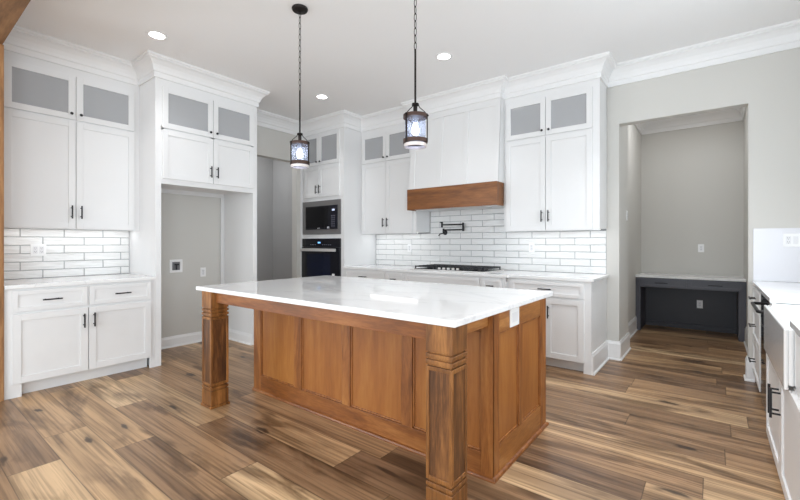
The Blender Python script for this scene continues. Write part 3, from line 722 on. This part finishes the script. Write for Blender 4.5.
# ------------------------------------------------------------------ pendants
BULB = emis('glowing_bulb', (240, 244, 255), 22)
def pendant(x, y, label):
    r = empty('pendant_light', (x, y, CZ), 0, label, 'pendant lamp', 'pendant lamps over the island')
    Z = lambda z: z-CZ
    MB().lathe([(.003, Z(CZ)-.0), (.062, Z(CZ)), (.064, -.008), (.058, -.02), (.02, -.026), (.003, -.03)], n=32).build('canopy', BRONZE, r, smooth=True)
    b = MB(); n = 14; z = -.028; Lk = (CZ-2.475-.028)/n
    for i in range(n):
        c = z-Lk*(i+.5); pts = []
        for k in range(16):
            a = 2*PI*k/16; u = .0085*math.cos(a); v = (Lk*.5+.004)*math.sin(a)
            pts.append((u, 0, c+v) if i % 2 else (0, u, c+v))
        b.tube(pts, .0024, 6, closed=True)
    b.build('chain', BRONZE, r, smooth=True)
    MB().tube([(0, 0, Z(2.478)), (0, 0, Z(2.12))], .0065, 12).build('rod', BRONZE, r, smooth=True)
    MB().lathe([(.008, Z(2.14)), (.022, Z(2.135)), (.022, Z(2.122)), (.013, Z(2.118)), (.013, Z(2.07)), (.003, Z(2.07))], n=20).build('hub', BRONZE, r, smooth=True)
    R = .072; zt, zb = 2.052, 1.898
    MB().lathe([(R-.008, Z(zt+.012)), (R+.004, Z(zt+.012)), (R+.004, Z(zt-.010)), (R-.008, Z(zt-.010))], n=40, close=True).lathe([(.003, Z(zt+.011)), (R-.008, Z(zt+.011)), (R-.008, Z(zt+.006)), (.003, Z(zt+.006))], n=40).build('upper_ring', mat('rustic_brown_metal', (74, 54, 46), .5, .4), r, smooth=True)
    MB().lathe([(R-.008, Z(zb+.011)), (R+.005, Z(zb+.011)), (R+.005, Z(zb-.013)), (R-.008, Z(zb-.013))], n=40, close=True).build('lower_ring', mat('rustic_brown_metal', (74, 54, 46), .5, .4), r, smooth=True)
    for k in range(3):
        a = 2*PI*k/3+.35; ca, sa = math.cos(a), math.sin(a)
        q = MB(); w2 = .006; ra, rb = R+.003, R+.008
        q.hexa([(ra*ca+w2*sa, ra*sa-w2*ca, Z(zb-.012)), (rb*ca+w2*sa, rb*sa-w2*ca, Z(zb-.012)), (rb*ca-w2*sa, rb*sa+w2*ca, Z(zb-.012)), (ra*ca-w2*sa, ra*sa+w2*ca, Z(zb-.012)),
                (ra*ca+w2*sa, ra*sa-w2*ca, Z(zt+.012)), (rb*ca+w2*sa, rb*sa-w2*ca, Z(zt+.012)), (rb*ca-w2*sa, rb*sa+w2*ca, Z(zt+.012)), (ra*ca-w2*sa, ra*sa+w2*ca, Z(zt+.012))])
        q.build('strap', BRONZE, r)
        MB().tube([(.02*ca, .02*sa, Z(2.128)), (.028*ca, .028*sa, Z(2.108)), (.05*ca, .05*sa, Z(2.088)), (.066*ca, .066*sa, Z(2.072)), (.074*ca, .074*sa, Z(2.05))], .0028, 8).build('bracket_arm', BRONZE, r, smooth=True)
        MB().lathe([(.007, 0), (.007, .006), (.002, .008)], ((R+.009)*ca, (R+.009)*sa, Z(zt-.003)), 10).build('screw', BRONZE, r, smooth=True)
    MB().lathe([(R-.006, Z(1.860)), (R-.006, Z(zt)), (R-.009, Z(zt)), (R-.009, Z(1.860))], n=40, close=True).build('glass_shade', SEEDED, r, smooth=True)
    MB().lathe([(R-.009, Z(1.860)), (R-.002, Z(1.860)), (R-.001, Z(1.880)), (R-.005, Z(1.880)), (R-.009, Z(1.862))], n=40, close=True).build('bottom_rim', mat('pale_rim', (216, 206, 202), .35, .2), r, smooth=True)
    MB().lathe([(.018, Z(2.069)), (.018, Z(2.02)), (.014, Z(2.012)), (.003, Z(2.012))], n=20).build('socket', mat('grey_socket', (120, 122, 130), .4, .5), r, smooth=True)
    MB().lathe([(.011, Z(2.012)), (.013, Z(1.998)), (.022, Z(1.978)), (.024, Z(1.962)), (.019, Z(1.945)), (.009, Z(1.937)), (.002, Z(1.936))], n=20).build('bulb', BULB, r, smooth=True)
    return r
p1 = pendant(-2.625, 2.083, 'caged glass pendant lamp at left, hanging above the far end of the island')
p2 = copy_tree(p1, loc=(-1.487, 2.083, CZ), label='caged glass pendant lamp at right, hanging nearest the range hood')

# ------------------------------------------------------------------ recessed lights
CAN = emis('downlight_lens', (255, 252, 246), 14)
def can(x, y, label):
    r = empty('recessed_light', (x, y, CZ), 0, label, 'ceiling light', 'recessed ceiling lights')
    MB().lathe([(.062, -.0), (.088, -.0), (.088, -.004), (.078, -.008), (.062, -.004)], n=36, close=True).build('trim_ring', TRIM, r, smooth=True)
    MB().lathe([(.002, -.001), (.0615, -.001), (.0615, -.003), (.002, -.003)], n=36).build('lens', CAN, r, smooth=True)
    area('lamp', (0, 0, -.012), (0, 0, 0), .12, .12, 3.0, (.97, .98, 1), 'DISK', r, 1.9)
    return r
c1 = can(-3.99, 1.56, 'round recessed ceiling light at left, above the left counter and fridge niche')
copy_tree(c1, loc=(-2.15, 3.51, CZ), label='round recessed ceiling light in front of the range hood, right of both pendants')
copy_tree(c1, loc=(-3.985, 3.515, CZ), label='round recessed ceiling light between the two pendants, near the oven tower')
n3 = copy_tree(c1, loc=(-.35, 3.51, CZ), label='added unseen recessed ceiling light above the aisle by the sink')  # out of view, added to light the aisle floor
n4 = copy_tree(c1, loc=(-.35, 1.56, CZ), label='added unseen recessed ceiling light above the aisle nearest the camera')  # out of view, added for illumination
n1 = copy_tree(c1, loc=(-.25, 6.1, CZ), label='added unseen recessed ceiling light in the desk nook')  # hidden fixture added to brighten the nook
n2 = copy_tree(c1, loc=(-5.95, 3.5, CZ), label='added unseen recessed ceiling light in the side hall')  # hidden fixture added to brighten the hall

for q, e, sp_ in ((n1, 8.5, PI), (n2, 11, PI), (n3, 9, 1.8), (n4, 8, 1.8)):    # these four are unseen lights added for brightness, with stronger lamps
    for ch in kids(q):
        if ch.type == 'LIGHT': ch.data = ch.data.copy(); ch.data.energy = e; ch.data.spread = sp_

# ------------------------------------------------------------------ desk nook
r = empty('built_in_desk', (-.265, 6.72, 0), 0, 'charcoal built-in desk with two drawers and a knee hole, in the nook', 'desk')
X0, X1 = -.6195, .5985
DKN = mat('shaded_knee_hole_paint', (50, 50, 57), .5)  # desk charcoal darkened, the knee-hole shade is put into the colour
MB().box(X0, X0+.06, 0, .575, 0, .765).build('side_panel', NAVY, r, bevel=.002)
MB().box(X1-.075, X1, 0, .575, 0, .765).build('side_panel', NAVY, r, bevel=.002)
MB().box(X0+.06, X1-.075, .0, .02, .632, .765).box(X0+.06, X1-.075, .02, .57, .628, .645).build('drawer_case', NAVY, r)
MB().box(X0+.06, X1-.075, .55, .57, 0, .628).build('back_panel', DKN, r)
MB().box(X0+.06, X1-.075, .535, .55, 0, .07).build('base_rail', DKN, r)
HB = mat('dark_pull', (30, 30, 34), .4, .5)
drawer(X0+.03, -.018, .645, .752, r, .15, m=NAVY, hm=HB, rail=.022); drawer(.01, X1-.03, .645, .752, r, .15, m=NAVY, hm=HB, rail=.022)
tag(MB().box(-.884, .333, 6.695, 7.298, .765, .797).build('desk_top', QUARTZ, bevel=.003), 'white stone top on the charcoal built-in desk', 'desk top')

# ------------------------------------------------------------------ right-hand run (faces -x)
RF = .302
# local frame: x = -world y, y into = +world x
r = empty('drawer_cabinet', (RF, 4.862, 0), -PI/2, 'white three-drawer base cabinet with black pulls, beside the nook opening', 'cabinet', 'white base cabinets')
W = .73
frame(r, W, .105, CT0, []); base_box(r, W, RW-RF-.01); toe(r, W, .6, 0, 0)
for a, b_ in ((.70, .866), (.42, .69), (.113, .41)):
    dd = shaker(.06, W-.015, a, b_, r, 'drawer', rail=.04); bar(.36, (a+b_)/2+.01, dd, .14, False)
r = empty('dishwasher', (RF-.015, 4.125, 0), -PI/2, 'dark steel dishwasher between the white drawers and the farmhouse sink', 'dishwasher')
MB().box(.004, .60, .02, .60, .02, .878).build('body', DSTEEL, r)
MB().box(.004, .60, 0, .02, .11, .878).build('door', BGLASS, r, bevel=.003)
MB().tube([(.05, 0, .80), (.055, -.035, .80), (.065, -.05, .80), (.54, -.05, .80), (.55, -.035, .80), (.555, 0, .80)], .011, 12).build('handle', BLACK, r, smooth=True)
MB().box(.01, .594, .05, .06, 0, .1).build('toe_kick', BLACK, r)
r = empty('sink_cabinet', (.287, 3.485, 0), -PI/2, 'white cabinet with two doors and black pulls under the farmhouse sink', 'cabinet', 'white base cabinets')
W = 1.385
frame(r, W, .05, .61, [])
MB().box(0, .1, 0, .02, .61, CT0).box(W-.36, W, 0, .02, .61, CT0).box(0, .02, .02, .62, 0, CT0).box(W-.02, W, .02, .62, 0, CT0).box(.02, W-.02, .60, .62, 0, CT0).box(.02, W-.02, .02, .6, .09, .11).build('carcass', CAB, r)
MB().box(0, .05, -.005, .05, 0, .05).build('foot', CAB, r); MB().box(W-.05, W, -.005, .05, 0, .05).build('foot', CAB, r)
MB().box(.05, W-.05, .05, .07, 0, .05).build('toe_kick', CAB, r)
pair(r, .03, .69, .70, W-.03, .06, .60, .452, off=.03, length=.15)
r = empty('base_cabinet', (.29, 2.098, 0), -PI/2, 'white base cabinet nearest the camera, beside the farmhouse sink', 'cabinet', 'white base cabinets')
frame(r, .7, .105, CT0, []); base_box(r, .7, RW-.30); toe(r, .7, .6, 0, 0); drawer(.02, .68, .70, .866, r); pair(r, .02, .345, .355, .68, .113, .69, .565)

# sink
s0, s1 = 2.475, 3.375
b = MB().box(.25, .266, s0, s1, .60, .872).box(.266, .285, s0, s1, .62, .872).box(.70, .725, s0, s1, .62, .884).box(.285, .70, s0, s0+.025, .62, .884).box(.285, .70, s1-.025, s1, .62, .884).box(.285, .70, s0+.025, s1-.025, .62, .645)
tag(b.build('farmhouse_sink', PORC, bevel=.006), 'white apron-front farmhouse sink set in the right counter', 'sink')
tag(MB().prism([(.278, 3.385), (RW-.001, 3.385), (RW-.001, BW-.014), (.278, BW-.014)], CT0, CT1).build('countertop', QUARTZ, bevel=.003), 'white stone countertop on the right, between the sink and the nook wall', 'countertop')
tag(MB().prism([(.268, 1.41), (RW-.001, 1.41), (RW-.001, 3.383), (.735, 3.383), (.735, 2.465), (.268, 2.465)], CT0, CT1).build('countertop', QUARTZ, bevel=.003), 'white stone countertop nearest the camera, beside and behind the farmhouse sink', 'countertop')

# ------------------------------------------------------------------ outlets, switches, water box (local: x along, y=0 at the wall, -y out)
def plate(loc, rz, name, label, cat, n=1, kind='outlet', h=.115):
    r = empty(name, loc, rz, label, cat)
    w_ = .07+.046*(n-1)
    MB().box(-w_/2, w_/2, -.005, 0, -h/2, h/2).build('cover_plate', PLATE, r, bevel=.0015)
    for i in range(n):
        cx = (i-(n-1)/2)*.046
        k_ = kind[i] if isinstance(kind, (list, tuple)) else kind
        if k_ == 'outlet':
            f = MB().box(cx-.017, cx+.017, -.007, -.005, -.034, .034).build('socket_face', mat('socket_white', (226, 226, 228), .3), r)
            q = MB()
            for s in (-1, 1):
                for dx in (-.007, .005): q.box(cx+dx, cx+dx+.002, -.0073, -.007, s*.017-.002, s*.017+.007)
                q.box(cx-.002, cx+.002, -.0073, -.007, s*.017-.011, s*.017-.007)
            q.build('socket_slots', DARK, f)
        else:
            MB().box(cx-.016, cx+.016, -.009, -.005, -.033, .033).build('rocker', mat('socket_white', (226, 226, 228), .3), r, bevel=.001)
    return r
tb = .0105
plate((LW+tb, .962, 1.188), PI/2, 'wall_outlet', 'white outlet on the tiles above the left counter', 'outlet', 2)
plate((-3.57, BW-tb, 1.18), 0, 'wall_outlet', 'white outlet on the tiles between the oven tower and the cooktop', 'outlet')
plate((-1.736, BW-tb, 1.20), 0, 'wall_outlet', 'white outlet on the tiles right of the cooktop', 'outlet', 1)
plate((LW, 2.564, .883), PI/2, 'wall_outlet', 'white outlet on the wall inside the refrigerator niche', 'outlet')
plate((-.136, 7.3, 1.18), 0, 'wall_outlet', 'white outlet on the grey nook wall above the desk', 'outlet')
plate((-.15, 7.27, .372), 0, 'wall_outlet', 'white outlet inside the dark knee hole of the desk', 'outlet')
plate((.565, BW-.012, 1.28), 0, 'wall_outlet', 'wide white plate with outlet and switches right of the nook', 'outlet', 3, ('outlet', 'switch', 'switch'))
plate((JL, 5.36, 1.575), PI/2, 'light_switch', 'white light switch on the side wall just inside the nook', 'light switch')
r = empty('water_supply_box', (LW, 2.234, .975), PI/2, 'white recessed water supply box with a valve in the refrigerator niche', 'water box')
b = MB()
b.box(-.075, .075, -.008, 0, .05, .08).box(-.075, .075, -.008, 0, -.08, -.05).box(-.075, -.045, -.008, 0, -.05, .05).box(.045, .075, -.008, 0, -.05, .05); b.build('box_frame', PLATE, r, bevel=.003)
MB().box(-.045, .045, -.003, -.001, -.05, .05).build('box_recess', mat('recess_shade_grey', (120, 120, 124), .5), r)  # flat grey plate, the shade of the recess put into its colour
MB().tube([(0, -.02, -.045), (0, -.02, .015)], .009, 10).tube([(-.02, -.022, .02), (.025, -.022, .02)], .010, 10).build('valve', mat('dark_valve', (58, 58, 62), .4, .5), r, smooth=True)
